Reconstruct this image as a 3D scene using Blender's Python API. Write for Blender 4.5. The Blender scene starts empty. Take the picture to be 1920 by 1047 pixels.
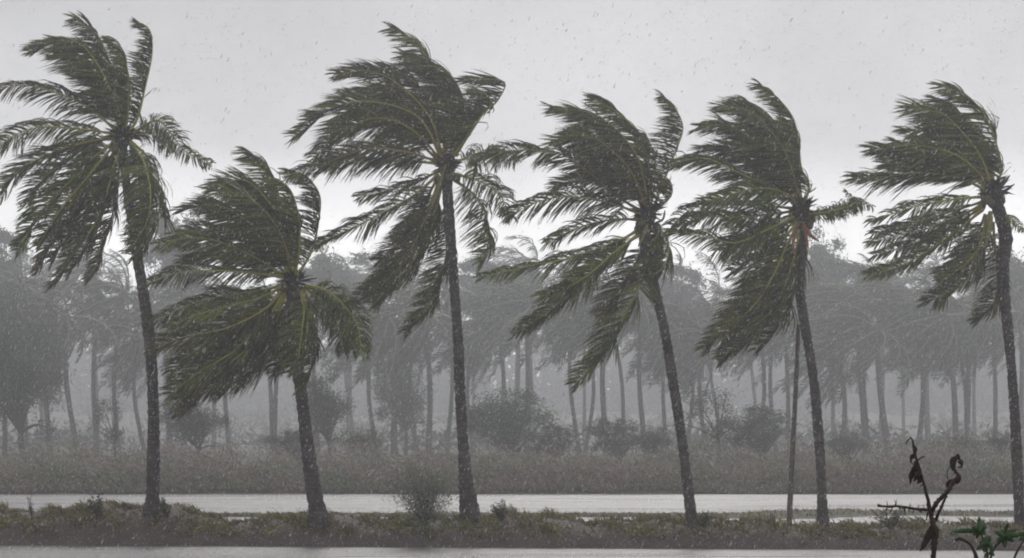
import bpy, math, random
import numpy as np
from mathutils import Vector

random.seed(7)
rng = np.random.default_rng(7)
scene = bpy.context.scene
col = scene.collection

# ------------------------------------------------------------------ camera
F, HZ, CAMH = 4290.0, 814.0, 3.2          # focal length and horizon row in photo pixels, eye height
cam_d = bpy.data.cameras.new('camera')
cam_d.sensor_width = 36.0
cam_d.lens = F / 1920.0 * 36.0
cam_d.shift_y = (HZ - 523.5) / 1920.0
cam_d.clip_start = 0.1
cam_d.clip_end = 3000
cam = bpy.data.objects.new('camera', cam_d)
cam.location = (0, 0, CAMH)
cam.rotation_euler = (math.radians(90), 0, 0)
col.objects.link(cam)
scene.camera = cam

# ------------------------------------------------------------------ sky, sun, exposure
SUN_EL, SUN_AZ = math.radians(32), math.radians(4)     # azimuth from +Y towards +X: behind the trees
world = bpy.data.worlds.new('World')
scene.world = world
world.use_nodes = True
wt = world.node_tree
wt.nodes.clear()
w_out = wt.nodes.new('ShaderNodeOutputWorld')
w_bg = wt.nodes.new('ShaderNodeBackground')
w_sky = wt.nodes.new('ShaderNodeTexSky')
w_sky.sky_type = 'NISHITA'
w_sky.sun_disc = False
w_sky.sun_elevation = SUN_EL
w_sky.sun_rotation = SUN_AZ
w_sky.dust_density = 4.0
w_hsv = wt.nodes.new('ShaderNodeHueSaturation')
w_hsv.inputs['Saturation'].default_value = 0.10
# the closed cloud deck: even grey, a little brighter low down where the cloud thins
w_tc = wt.nodes.new('ShaderNodeTexCoord')
w_sep = wt.nodes.new('ShaderNodeSeparateXYZ')
w_ramp = wt.nodes.new('ShaderNodeValToRGB')
w_ramp.color_ramp.interpolation = 'LINEAR'
e = w_ramp.color_ramp.elements
e[0].position = 0.0;  e[0].color = (.95, .95, .95, 1)
e[1].position = 0.75; e[1].color = (0.46, 0.465, 0.48, 1)
for pos, c_ in ((.082, (1.0, 1.0, .995)), (.102, (.76, .76, .765)), (.125, (.47, .472, .482)), (.185, (.355, .358, .370))):
    m = w_ramp.color_ramp.elements.new(pos); m.color = (*c_, 1)
w_noise = wt.nodes.new('ShaderNodeTexNoise')
w_noise.inputs['Scale'].default_value = 7.0
w_noise.inputs['Roughness'].default_value = .6
w_noise.inputs['Detail'].default_value = 5.0
w_map = wt.nodes.new('ShaderNodeMapRange')
w_map.inputs['From Min'].default_value = 0.3; w_map.inputs['From Max'].default_value = 0.7
w_map.inputs['To Min'].default_value = 0.82; w_map.inputs['To Max'].default_value = 1.18
w_mul = wt.nodes.new('ShaderNodeVectorMath'); w_mul.operation = 'MULTIPLY'
w_sc = wt.nodes.new('ShaderNodeVectorMath'); w_sc.operation = 'SCALE'
w_sc.inputs['Scale'].default_value = 13.5
w_mix = wt.nodes.new('ShaderNodeMix'); w_mix.data_type = 'RGBA'
w_mix.inputs['Factor'].default_value = 0.92
L = wt.links.new
L(w_sky.outputs[0], w_hsv.inputs['Color'])
L(w_tc.outputs['Generated'], w_sep.inputs[0])
L(w_sep.outputs['Z'], w_ramp.inputs[0])
L(w_tc.outputs['Generated'], w_noise.inputs['Vector'])
L(w_noise.outputs['Fac'], w_map.inputs['Value'])
L(w_ramp.outputs[0], w_mul.inputs[0]); L(w_map.outputs[0], w_mul.inputs[1])
L(w_mul.outputs[0], w_sc.inputs[0])
L(w_hsv.outputs[0], w_mix.inputs['A']); L(w_sc.outputs[0], w_mix.inputs['B'])
L(w_mix.outputs['Result'], w_bg.inputs['Color'])
w_bg.inputs['Strength'].default_value = 0.10
L(w_bg.outputs[0], w_out.inputs[0])

sun_d = bpy.data.lights.new('sun', 'SUN')
sun_d.energy = 1.4
sun_d.angle = math.radians(25)
sun_d.color = (1.0, 0.97, 0.93)
sun = bpy.data.objects.new('sun', sun_d)
sv = Vector((math.sin(SUN_AZ) * math.cos(SUN_EL), math.cos(SUN_AZ) * math.cos(SUN_EL), math.sin(SUN_EL)))
sun.rotation_euler = (-sv).to_track_quat('-Z', 'Y').to_euler()
sun.location = (0, 0, 60)
col.objects.link(sun)

scene.view_settings.view_transform = 'Standard'
scene.view_settings.look = 'None'
scene.view_settings.exposure = -0.14
scene.view_settings.gamma = 1.0
scene.view_settings.use_curve_mapping = False
scene.cycles.volume_bounces = 1
scene.cycles.max_bounces = 4
scene.cycles.diffuse_bounces = 2
scene.cycles.glossy_bounces = 1
scene.cycles.transmission_bounces = 2
scene.cycles.use_denoising = True
scene.cycles.adaptive_threshold = .03
scene.cycles.filter_width = 2.0

# ------------------------------------------------------------------ helpers
def P(px, py, Y):
    """World point at depth Y seen at photo pixel (px, py)."""
    return np.array(((px - 960.0) / F * Y, Y, CAMH + (HZ - py) / F * Y))

def link(name, me, mat, parent=None):
    o = bpy.data.objects.new(name, me)
    if mat is not None and len(me.materials) == 0:
        me.materials.append(mat)
    o.parent = parent
    col.objects.link(o)
    return o

def mesh(name, v, f, smooth=False):
    me = bpy.data.meshes.new(name)
    v = np.asarray(v, dtype=np.float32).reshape(-1, 3)
    f = np.asarray(f, dtype=np.int32)
    k = f.shape[1]
    me.vertices.add(len(v)); me.vertices.foreach_set('co', v.ravel())
    me.loops.add(f.size); me.loops.foreach_set('vertex_index', f.ravel())
    me.polygons.add(len(f))
    me.polygons.foreach_set('loop_start', np.arange(0, f.size, k, dtype=np.int32))
    if smooth:
        me.polygons.foreach_set('use_smooth', np.ones(len(f), dtype=bool))
    me.update(calc_edges=True)
    me.validate()
    return me

def tag(o, label=None, cat=None, group=None, kind=None):
    if label: o['label'] = label
    if cat: o['category'] = cat
    if group: o['group'] = group
    if kind: o['kind'] = kind
    return o

def empty(name, loc):
    o = bpy.data.objects.new(name, None)
    o.empty_display_size = 0.3
    o.location = loc
    col.objects.link(o)
    return o

def nrm(a):
    return a / np.maximum(np.linalg.norm(a, axis=-1, keepdims=True), 1e-9)

def spline(pts, n):
    """Catmull-Rom through the points, resampled evenly by length."""
    p = np.asarray(pts, float)
    q = np.vstack([2 * p[0] - p[1], p, 2 * p[-1] - p[-2]])
    out = []
    for i in range(1, len(q) - 2):
        t = np.linspace(0, 1, 14, endpoint=False)[:, None]
        a, b, c, d = q[i - 1], q[i], q[i + 1], q[i + 2]
        out.append(0.5 * (2 * b + (c - a) * t + (2 * a - 5 * b + 4 * c - d) * t ** 2 + (3 * b - a - 3 * c + d) * t ** 3))
    out.append(p[-1:])
    c = np.vstack(out)
    s = np.r_[0, np.cumsum(np.linalg.norm(np.diff(c, axis=0), axis=1))]
    u = np.linspace(0, s[-1], n)
    return np.stack([np.interp(u, s, c[:, k]) for k in range(c.shape[1])], 1)

def tube(pts, rad, sides=8, jitter=0.0):
    """Verts, quads of a tube along pts with a radius per point, tips closed by a near point."""
    p = np.asarray(pts, float); n = len(p)
    r = np.broadcast_to(np.asarray(rad, float), (n,))
    T = nrm(np.gradient(p, axis=0))
    ref = np.array((0.31, -0.93, 0.2))
    A = nrm(np.cross(T, ref)); B = np.cross(T, A)
    a = np.linspace(0, 2 * math.pi, sides, endpoint=False)
    rr = r[:, None] * (1 + jitter * rng.standard_normal((n, sides)))
    v = p[:, None, :] + rr[..., None] * (np.cos(a)[None, :, None] * A[:, None, :] + np.sin(a)[None, :, None] * B[:, None, :])
    i = np.arange(n - 1)[:, None] * sides; j = np.arange(sides)[None, :]; j2 = (j + 1) % sides
    f = np.stack([i + j, i + j2, i + sides + j2, i + sides + j], -1).reshape(-1, 4)
    return v.reshape(-1, 3), f

class Acc:
    """Collects quads for one mesh."""
    def __init__(s): s.v, s.f, s.n = [], [], 0
    def add(s, v, f):
        v = np.asarray(v).reshape(-1, 3)
        s.v.append(v); s.f.append(np.asarray(f) + s.n); s.n += len(v)
    def mesh(s, name, smooth=False): return mesh(name, np.vstack(s.v), np.vstack(s.f), smooth)

def strips(base, d0, d1, length, width, roll, seg=4, bend=1.0):
    """Leaf blades: n strips starting at base, bending from direction d0 to d1."""
    n = len(base)
    s = np.linspace(0, 1, seg + 1)
    w = np.interp(s, [0, .2, .5, .8, 1], [.55, 1, .9, .6, .06])
    pts = [base]; dirs = []
    for k in range(seg + 1):
        dirs.append(nrm(d0 * (1 - s[k]) ** bend + d1 * s[k] ** bend))
    for k in range(seg):
        pts.append(pts[-1] + dirs[k] * (length / seg)[:, None])
    pts = np.stack(pts, 1); dirs = np.stack(dirs, 1)
    side = nrm(np.cross(dirs, roll[:, None, :]))
    off = side * (width[:, None] * w[None, :] * .5)[..., None]
    v = np.stack([pts - off, pts + off], 2).reshape(-1, 3)
    a = (np.arange(n)[:, None] * (seg + 1) + np.arange(seg)[None, :]).ravel() * 2
    return v, np.stack([a, a + 1, a + 3, a + 2], 1)

# ------------------------------------------------------------------ materials
def mat_basic(name, c1, c2, scale=3.0, rough=0.7, bump=0.0, bump_scale=20.0, rand=0.0, translucent=0.0, spec=0.4, coords='Object', detail=4.0, isl=0.0):
    m = bpy.data.materials.new(name); m.use_nodes = True
    nt = m.node_tree; N = nt.nodes; lk = nt.links.new
    b = N['Principled BSDF']; out = N['Material Output']
    tc = N.new('ShaderNodeTexCoord'); no = N.new('ShaderNodeTexNoise'); mx = N.new('ShaderNodeMix'); mx.data_type = 'RGBA'
    no.inputs['Scale'].default_value = scale; no.inputs['Detail'].default_value = detail
    mr = N.new('ShaderNodeMapRange'); mr.inputs['From Min'].default_value = .3; mr.inputs['From Max'].default_value = .7
    lk(tc.outputs[coords], no.inputs['Vector']); lk(no.outputs['Fac'], mr.inputs['Value']); lk(mr.outputs[0], mx.inputs['Factor'])
    mx.inputs['A'].default_value = (*c1, 1); mx.inputs['B'].default_value = (*c2, 1)
    c = mx.outputs['Result']
    if rand:
        oi = N.new('ShaderNodeObjectInfo'); h = N.new('ShaderNodeHueSaturation')
        r1 = N.new('ShaderNodeMapRange'); r1.inputs['To Min'].default_value = 1 - rand; r1.inputs['To Max'].default_value = 1 + rand
        lk(oi.outputs['Random'], r1.inputs['Value']); lk(r1.outputs[0], h.inputs['Value'])
        r2 = N.new('ShaderNodeMapRange'); r2.inputs['To Min'].default_value = .47; r2.inputs['To Max'].default_value = .52
        lk(oi.outputs['Random'], r2.inputs['Value']); lk(r2.outputs[0], h.inputs['Hue'])
        lk(c, h.inputs['Color']); c = h.outputs['Color']
    if isl:
        ge = N.new('ShaderNodeNewGeometry'); h2 = N.new('ShaderNodeHueSaturation')
        r3 = N.new('ShaderNodeMapRange'); r3.inputs['To Min'].default_value = 1 - isl; r3.inputs['To Max'].default_value = 1 + isl
        lk(ge.outputs['Random Per Island'], r3.inputs['Value']); lk(r3.outputs[0], h2.inputs['Value'])
        lk(c, h2.inputs['Color']); c = h2.outputs['Color']
    lk(c, b.inputs['Base Color'])
    b.inputs['Roughness'].default_value = rough
    b.inputs['Specular IOR Level'].default_value = spec
    if bump:
        n2 = N.new('ShaderNodeTexNoise'); n2.inputs['Scale'].default_value = bump_scale; n2.inputs['Detail'].default_value = 6
        bp = N.new('ShaderNodeBump'); bp.inputs['Strength'].default_value = bump; bp.inputs['Distance'].default_value = .05
        lk(tc.outputs[coords], n2.inputs['Vector']); lk(n2.outputs['Fac'], bp.inputs['Height']); lk(bp.outputs[0], b.inputs['Normal'])
    if translucent:
        tr = N.new('ShaderNodeBsdfTranslucent'); ms = N.new('ShaderNodeMixShader'); ms.inputs[0].default_value = translucent
        lk(c, tr.inputs['Color']); lk(b.outputs[0], ms.inputs[1]); lk(tr.outputs[0], ms.inputs[2]); lk(ms.outputs[0], out.inputs['Surface'])
    return m

M = {}
M['leaflet'] = mat_basic('palm_leaflet', (.028, .042, .005), (.122, .132, .016), 1.8, .36, rand=.30, isl=.8, translucent=.22, spec=.5)
M['leaflet_old'] = mat_basic('palm_leaflet_old', (.110, .080, .034), (.065, .062, .022), 1.6, .55, rand=.25, isl=.5, translucent=.2)
M['midrib'] = mat_basic('palm_midrib', (.34, .31, .045), (.19, .19, .03), 2.0, .45, rand=.2)
M['fibre'] = mat_basic('palm_fibre', (.060, .046, .034), (.030, .024, .022), 6.0, .9, bump=.6, bump_scale=30)
M['spathe'] = mat_basic('palm_spathe', (.20, .19, .045), (.13, .13, .04), 3.0, .5)
M['bloom'] = mat_basic('palm_bloom', (.30, .12, .045), (.18, .08, .04), 9.0, .6)
M['coconut'] = mat_basic('coconut', (.07, .072, .03), (.10, .08, .035), 8.0, .5, rand=.2)
M['bark'] = mat_basic('palm_bark', (.034, .027, .025), (.125, .108, .098), 3.2, .8, bump=.6, bump_scale=24, rand=.12, detail=8.0)
def add_rings(m):
    """Leaf-scar rings: darker, sunken, slightly wavering bands up the stem."""
    nt = m.node_tree; N = nt.nodes; lk = nt.links.new; b = N['Principled BSDF']
    old = b.inputs['Base Color'].links[0].from_socket
    tc = N.new('ShaderNodeTexCoord'); wv = N.new('ShaderNodeTexWave'); wv.bands_direction = 'Z'
    wv.inputs['Scale'].default_value = 2.6; wv.inputs['Distortion'].default_value = 3.5; wv.inputs['Detail'].default_value = 3; wv.inputs['Detail Scale'].default_value = 2.5
    mx = N.new('ShaderNodeMix'); mx.data_type = 'RGBA'; mx.blend_type = 'MULTIPLY'
    cr = N.new('ShaderNodeValToRGB'); cr.color_ramp.elements[0].color = (.35, .33, .32, 1); cr.color_ramp.elements[1].position = .55
    lk(tc.outputs['Object'], wv.inputs['Vector']); lk(wv.outputs['Fac'], cr.inputs[0])
    mx.inputs['Factor'].default_value = .38
    lk(old, mx.inputs['A']); lk(cr.outputs[0], mx.inputs['B']); lk(mx.outputs['Result'], b.inputs['Base Color'])
add_rings(M['bark'])
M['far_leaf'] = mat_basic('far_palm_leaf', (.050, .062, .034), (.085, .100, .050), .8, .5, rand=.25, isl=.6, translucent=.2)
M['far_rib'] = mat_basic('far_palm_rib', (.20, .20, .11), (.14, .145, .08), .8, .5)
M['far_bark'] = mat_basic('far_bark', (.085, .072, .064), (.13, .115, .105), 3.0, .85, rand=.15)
M['leaf'] = mat_basic('tree_leaf', (.040, .058, .028), (.080, .098, .045), .9, .55, rand=.25, isl=.5, translucent=.2)
M['wood'] = mat_basic('far_wood_leaf', (.05, .062, .040), (.08, .09, .06), .12, .6, translucent=.15)
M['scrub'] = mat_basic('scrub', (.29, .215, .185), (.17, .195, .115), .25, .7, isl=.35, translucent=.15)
M['weed'] = mat_basic('weed', (.20, .205, .055), (.19, .14, .075), .55, .65, isl=.6, translucent=.15)
M['weed_leaf'] = mat_basic('weed_leaf', (.075, .080, .035), (.055, .060, .03), 3.0, .6, translucent=.2)
M['shrub_leaf'] = mat_basic('shrub_leaf', (.17, .18, .13), (.22, .23, .18), 2.0, .6, translucent=.2)
M['soil'] = mat_basic('bank_soil', (.13, .10, .095), (.075, .062, .055), 1.4, .85, bump=.8, bump_scale=7)
M['ground'] = mat_basic('ground_soil', (.10, .08, .06), (.06, .065, .035), .15, .9, bump=.5, bump_scale=2)
M['pole'] = mat_basic('pole_wood', (.10, .085, .07), (.16, .14, .12), 4.0, .8)
M['dead'] = mat_basic('dead_stem', (.024, .014, .011), (.085, .048, .036), 14.0, .7, bump=.4, bump_scale=60)
M['dead_leaf'] = mat_basic('dead_leaf', (.014, .010, .008), (.050, .034, .025), 22.0, .75)
M['green_leaf'] = mat_basic('green_leaf', (.030, .078, .028), (.075, .140, .045), 18.0, .4, rand=.2, translucent=.15)
M['green_stem'] = mat_basic('green_stem', (.06, .016, .012), (.02, .05, .02), 9.0, .5)

def mat_water():
    m = bpy.data.materials.new('muddy_water'); m.use_nodes = True
    nt = m.node_tree; N = nt.nodes; lk = nt.links.new; b = N['Principled BSDF']
    tc = N.new('ShaderNodeTexCoord'); mp = N.new('ShaderNodeMapping'); mp.inputs['Scale'].default_value = (.25, 1.0, 1)
    no = N.new('ShaderNodeTexNoise'); no.inputs['Scale'].default_value = .35; no.inputs['Detail'].default_value = 5
    mx = N.new('ShaderNodeMix'); mx.data_type = 'RGBA'
    mx.inputs['A'].default_value = (.13, .12, .12, 1); mx.inputs['B'].default_value = (.24, .225, .22, 1)
    lk(tc.outputs['Object'], mp.inputs[0]); lk(mp.outputs[0], no.inputs['Vector']); lk(no.outputs['Fac'], mx.inputs['Factor'])
    lk(mx.outputs['Result'], b.inputs['Base Color'])
    b.inputs['Roughness'].default_value = .20; b.inputs['IOR'].default_value = 1.33; b.inputs['Specular IOR Level'].default_value = .34
    mp2 = N.new('ShaderNodeMapping'); mp2.inputs['Scale'].default_value = (.35, 1.0, 1)
    n2 = N.new('ShaderNodeTexNoise'); n2.inputs['Scale'].default_value = 1.6; n2.inputs['Detail'].default_value = 8; n2.inputs['Roughness'].default_value = .65
    n3 = N.new('ShaderNodeTexVoronoi'); n3.inputs['Scale'].default_value = 6
    ad = N.new('ShaderNodeMath'); ad.operation = 'MULTIPLY_ADD'; ad.inputs[1].default_value = .35
    bp = N.new('ShaderNodeBump'); bp.inputs['Strength'].default_value = 1.0; bp.inputs['Distance'].default_value = .16
    lk(tc.outputs['Object'], mp2.inputs[0]); lk(mp2.outputs[0], n2.inputs['Vector']); lk(tc.outputs['Object'], n3.inputs['Vector'])
    lk(n3.outputs['Distance'], ad.inputs[0]); lk(n2.outputs['Fac'], ad.inputs[2]); lk(ad.outputs[0], bp.inputs['Height'])
    lk(bp.outputs[0], b.inputs['Normal'])
    n4 = N.new('ShaderNodeTexNoise'); n4.inputs['Scale'].default_value = .12; n4.inputs['Detail'].default_value = 4      # gust patches
    mr = N.new('ShaderNodeMapRange'); mr.inputs['From Min'].default_value = .35; mr.inputs['From Max'].default_value = .65
    mr.inputs['To Min'].default_value = .12; mr.inputs['To Max'].default_value = .45
    lk(mp.outputs[0], n4.inputs['Vector']); lk(n4.outputs['Fac'], mr.inputs['Value']); lk(mr.outputs[0], b.inputs['Roughness'])
    return m
M['water'] = mat_water()

# ------------------------------------------------------------------ setting: ground, water, embankment
def wob(x, k=1.0, s=0.0):
    return .5 * np.sin(x * .83 * k + s) + .3 * np.sin(x * 1.97 * k + 1.3 + s) + .2 * np.sin(x * 4.1 * k + 2.1 + s)

def ground_z(x, y):
    near = np.interp(y, [-60, 11, 14, 22, 30], [1.75, 1.70, 1.55, -.2, -.7])
    far = np.interp(y, [118, 121.5, 124, 150, 400, 620, 890], [-.7, .02, .55, .8, 1.6, 9.0, 13.0])
    return np.where(y < 60, near, far) + .06 * wob(x * .5, 1, y * .2)

xs = np.r_[-640, -300, -140, np.arange(-80, 80.1, 2.0), 140, 300, 640]
ys = np.r_[-55, -20, 0, np.arange(8, 32, 1.5), 60, np.arange(116, 130, 1.0), 140, 160, 200, 260, 340, 400, 500, 620, 740, 890]
X, Y_ = np.meshgrid(xs, ys)
gv = np.stack([X, Y_, ground_z(X, Y_)], -1).reshape(-1, 3)
def grid_faces(ny, nx):
    i, j = np.meshgrid(np.arange(ny - 1), np.arange(nx - 1), indexing='ij')
    a = (i * nx + j).ravel()
    return np.stack([a, a + 1, a + nx + 1, a + nx], 1)
tag(link('ground', mesh('ground', gv, grid_faces(len(ys), len(xs)), True), M['ground']), kind='structure')

wx = np.linspace(-600, 600, 25); wy = np.array([17.5, 40, 64, 90, 122.5])
X, Y_ = np.meshgrid(wx, wy)
tag(link('water', mesh('water', np.stack([X, Y_, X * 0], -1).reshape(-1, 3), grid_faces(5, 25)), M['water']), kind='structure')

# the embankment the palms stand on, its crest read from the photograph
EB_X = np.array([-200, 0, 90, 170, 260, 310, 345, 375, 420, 455, 520, 600, 690, 760, 830, 900, 945, 1000, 1100, 1210, 1300, 1390, 1460, 1510, 1560, 1620, 1690, 1760, 1850, 1920, 2150])
EB_Y = np.array([962, 966, 962, 955, 954, 952, 966, 980, 990, 980, 974, 968, 974, 978, 980, 974, 968, 978, 978, 980, 974, 978, 984, 990, 982, 992, 984, 980, 984, 990, 982])
def front(x): return 64.3 - .11 * np.clip(x, -30, 30)
def crest(x):
    px = 960 + x / 66.0 * F
    z = CAMH + (HZ - np.interp(px, EB_X, EB_Y)) / F * 66.0
    return np.where((px < -200) | (px > 2150), .65, z) + .08 * wob(x * 2.3) + .05 * wob(x * 5.1, 1, 2)
def emb_z(x, y):
    t = y - front(x) - .12 * wob(x * 1.7, 1, 2)
    h = np.interp(t, [-.25, 0, .25, .9, 1.6, 3.2, 4.6, 6.2, 7.2], [-.25, .06, .42, .80, .97, 1.0, .85, .25, -.6])
    return np.where(h > 0, h * crest(x), h)
xs = np.arange(-46, 46.01, .16); ts = np.r_[-.4, -.2, -.05, .1, .25, .45, .7, 1, 1.4, 1.8, 2.4, 3, 3.6, 4.3, 5, 5.8, 6.6, 7.4]
X, T_ = np.meshgrid(xs, ts); Y_ = T_ + front(X)
Z = emb_z(X, Y_) + np.where((T_ > .02) & (T_ < 6), .035 * rng.standard_normal(X.shape), 0)
tag(link('embankment', mesh('embankment', np.stack([X, Y_, Z], -1).reshape(-1, 3), grid_faces(len(ts), len(xs)), True), M['soil']), kind='structure')

# low grassy mud strip lying in the far water, wider to the right
xs = np.arange(-40, 40.1, .5)
def spit_c(x): return np.interp(x, [-40, 5, 8, 11, 14, 20, 40], [88.6, 88.6, 88.0, 90, 92, 90, 89])
def spit_w(x): return np.interp(x, [-40, 5, 9, 12, 15, 22, 40], [1.0, 1.0, 2.6, 5.5, 3.2, 1.8, 2.0]) * (1 + .25 * wob(x * .9))
rows = []
for k, h in ((-1, -.1), (-.6, .07), (0, .13), (.6, .07), (1, -.1)):
    rows.append(np.stack([xs, spit_c(xs) + k * spit_w(xs) + .2 * wob(xs * 1.1, 1, k), np.full_like(xs, h) + .02 * wob(xs * 3)], -1))
tag(link('mud_strip', mesh('mud_strip', np.vstack(rows), grid_faces(5, len(xs)), True), M['ground']), kind='structure')

def blades(n, xy, z, hmin, hmax, wmin, wmax, lean=(-.9, 0, -.1), spread=.5, seg=2):
    base = np.c_[xy, z]
    d0 = nrm(np.c_[rng.normal(0, spread, (n, 2)), np.ones(n)])
    d1 = nrm(d0 * .5 + np.array(lean) + rng.normal(0, .35, (n, 3)))
    roll = nrm(rng.normal(0, 1, (n, 3)))
    return strips(base, d0, d1, rng.uniform(hmin, hmax, n), rng.uniform(wmin, wmax, n), roll, seg)

# weeds and creeping plants over the embankment
n = 95000
x = rng.uniform(-22, 22, n); t = rng.beta(1.4, 2.3, n) * 5.0 + .22
y = front(x) + t
pat = wob(x * 1.3, 1, 3) + wob(x * 3.7, 1, y * 2.0) + .6 * wob(y * 4.0, 1, x)
keep = (emb_z(x, y) > .26) & (rng.random(len(x)) < np.clip(.62 + .8 * pat, .10, 1)); x, y = x[keep], y[keep]
a = Acc()
cl = np.clip(.62 + .55 * wob(x * 2.9, 1, y * 3.1) + .35 * wob(y * 5.3, 1, x * 6.0), .5, 1.6)
a.add(*blades(len(x), np.c_[x, y], emb_z(x, y) - .05 + .10 * (cl - .5) * rng.random(len(x)), .08 * cl, .27 * cl, .02, .07, spread=.9))
nt_ = 150                                                  # taller tufts
tx = rng.uniform(-22, 22, nt_); ty = front(tx) + rng.uniform(.5, 3.2, nt_); th = rng.uniform(.3, 1.0, nt_) ** 1.5 * 1.2
ii = rng.integers(0, nt_, 9000); n = 9000
x = tx[ii] + rng.normal(0, .13, n) * th[ii]; y = ty[ii] + rng.normal(0, .12, n) * th[ii]
a.add(*blades(n, np.c_[x, y], emb_z(x, y) - .03, .14 * th[ii], .42 * th[ii], .018, .05, spread=.55, seg=3))
n = 900                                                    # tangled trailing stems down the front
x = rng.uniform(-24, 24, n); y = front(x) + rng.uniform(.3, .9, n)
d0 = nrm(np.c_[rng.normal(0, .5, n), -np.ones(n) * .6, rng.normal(.2, .2, n)]); d1 = nrm(np.c_[rng.normal(-.3, .5, n), -np.ones(n) * .25, -np.ones(n)])
a.add(*strips(np.c_[x, y, emb_z(x, y) + .05], d0, d1, rng.uniform(.3, .7, n), rng.uniform(.02, .04, n), nrm(rng.normal(0, 1, (n, 3))), 4))
tag(link('embankment_weeds', a.mesh('embankment_weeds'), M['weed']), 'olive and brown weeds creeping over the low embankment', 'weeds', kind='stuff')

# short grass on the mud strip
n = 9000
x = rng.uniform(-24, 26, n); k = rng.uniform(-.65, .65, n)
a = Acc(); a.add(*blades(n, np.c_[x, spit_c(x) + k * spit_w(x)], np.full(n, .05), .06, .2, .03, .07, spread=.7))
tag(link('strip_grass', a.mesh('strip_grass'), M['weed']), 'short wet grass on the thin strip across the far water', 'grass', kind='stuff')

# scrub along the far shore
n = 130000
x = rng.uniform(-40, 40, n); t = rng.beta(1.0, 1.6, n) * 16
y = 121.6 + .5 * wob(x * .4) + t
top = .75 + .34 * wob(x * .37, 1, 1) + .30 * wob(x * 1.9, 1, 4)
hh = np.clip(top * np.interp(t, [0, 2.0, 5, 16], [.35, 1.0, 1.2, 1.15]), .2, 3)
a = Acc()
zz = ground_z(x, y) + hh * rng.uniform(0, .85, n)
a.add(*blades(n, np.c_[x, y], zz, .14, .42, .05, .12, spread=1.5))
n = 60000                                                  # taller undergrowth behind it, in uneven clumps
cx = rng.uniform(-46, 46, 150); cy = rng.uniform(138, 172, 150); ch = rng.uniform(.9, 3.0, 150) * rng.uniform(.6, 1, 150)
ii = rng.integers(0, 150, n); dd = nrm(rng.normal(0, 1, (n, 3))); qq = rng.uniform(.3, 1, n) ** .6
x = cx[ii] + dd[:, 0] * qq * ch[ii] * 1.1; y = cy[ii] + dd[:, 1] * qq * ch[ii]; z = ground_z(x, y) + np.abs(dd[:, 2]) * qq * ch[ii]
a.add(*blades(n, np.c_[x, y], z - .1, .12, .36, .06, .15, spread=1.5))
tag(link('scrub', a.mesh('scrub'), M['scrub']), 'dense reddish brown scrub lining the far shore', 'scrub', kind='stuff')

# grass on the near bank the photographer stands on
n = 5000
x = rng.uniform(-9, 9, n); y = rng.uniform(4, 20, n)
a = Acc(); a.add(*blades(n, np.c_[x, y], ground_z(x, y) - .02, .06, .22, .008, .016, spread=.4))
tag(link('bank_grass', a.mesh('bank_grass'), M['weed']), 'low grass on the near bank below the frame', 'grass', kind='stuff')

# ------------------------------------------------------------------ palms
WIND = np.array((-1.0, .10, .02))
GRAV = np.array((0, 0, -1.0))

def leaflets(sp, npair, lmax, wind=1.0, droop=.45, tilt=0.0, seg=4, wscale=1.0, tatter=.06, rg=rng):
    """Wind-combed pinnae along a spine (m x 3 polyline)."""
    m_ = len(sp)
    u = np.repeat(np.linspace(.11, .995, npair), 2) + rg.normal(0, .004, npair * 2)
    u = np.clip(u, .06, 1)
    sgn = np.tile([1.0, -1.0], npair)
    keep = rg.random(len(u)) > tatter
    u, sgn = u[keep], sgn[keep]; n = len(u)
    idx = u * (m_ - 1)
    base = np.stack([np.interp(idx, np.arange(m_), sp[:, k]) for k in range(3)], 1)
    Tn = nrm(np.gradient(sp, axis=0))
    T = nrm(np.stack([np.interp(idx, np.arange(m_), Tn[:, k]) for k in range(3)], 1))
    nref = nrm(np.array((math.sin(tilt) * .9, -math.cos(tilt), .45)))
    S = nrm(np.cross(T, nref)) * sgn[:, None]
    ln = 1.18 * lmax * np.interp(u, [0, .1, .3, .6, .85, 1], [.35, .6, 1, .92, .62, .36]) * rg.uniform(.82, 1.12, n)
    grp = np.floor(u * rg.uniform(16, 24) + .8 * np.sin(u * 40)).astype(int) * 2 + (sgn > 0)      # pinnae cling together in torn bunches
    gj = rg.normal(0, 1, (grp.max() + 1, 3)); gl = rg.uniform(.80, 1.22, grp.max() + 1)
    jit = rg.normal(0, .08, (n, 3)) + gj[grp] * .15
    ln = ln * gl[grp]
    gust = 1 + .25 * np.sin(u * 17 + rg.uniform(0, 6))[:, None]
    d0 = nrm(S * .70 + T * .55 + WIND * .75 * wind * gust + jit)
    d1 = nrm(S * .12 + T * .30 + WIND * 1.0 * wind * gust + GRAV * droop + jit * 1.5)
    roll = nrm(np.cross(T, S) + .5 * rg.normal(0, 1, (n, 3)))
    wd = .036 * wscale * rg.uniform(.75, 1.2, n)
    return strips(base, d0, d1, ln, wd, roll, seg)

def frond(parent, origin, pix, Yp, dy, lmax=.95, wind=1.3, droop=.35, old=False, npair=170, tatter=.06, label=None):
    n = len(pix)
    t = np.linspace(0, 1, n)
    pts = np.array([P(x, y, Yp + dy * math.sin(min(1, tt * 1.15) * math.pi / 2)) for (x, y), tt in zip(pix, t)])
    sp = spline(pts, 40) - origin
    ln = np.linalg.norm(np.diff(sp, axis=0), axis=1).sum()
    npair = int(np.clip(npair * ln / 4.4, 20, 230))
    v, f = leaflets(sp, npair, lmax, wind, droop, tilt=random.uniform(-.5, .5), tatter=tatter)
    o = link('frond', mesh('frond', v, f), M['leaflet_old' if old else 'leaflet'], parent)
    if label: o['label'] = label
    rv, rf = tube(sp, np.interp(np.linspace(0, 1, 40), [0, .12, .5, 1], [.062, .038, .022, .006]), 6)
    link('midrib', mesh('midrib', rv, rf, True), M['midrib'], o)
    return o

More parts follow.
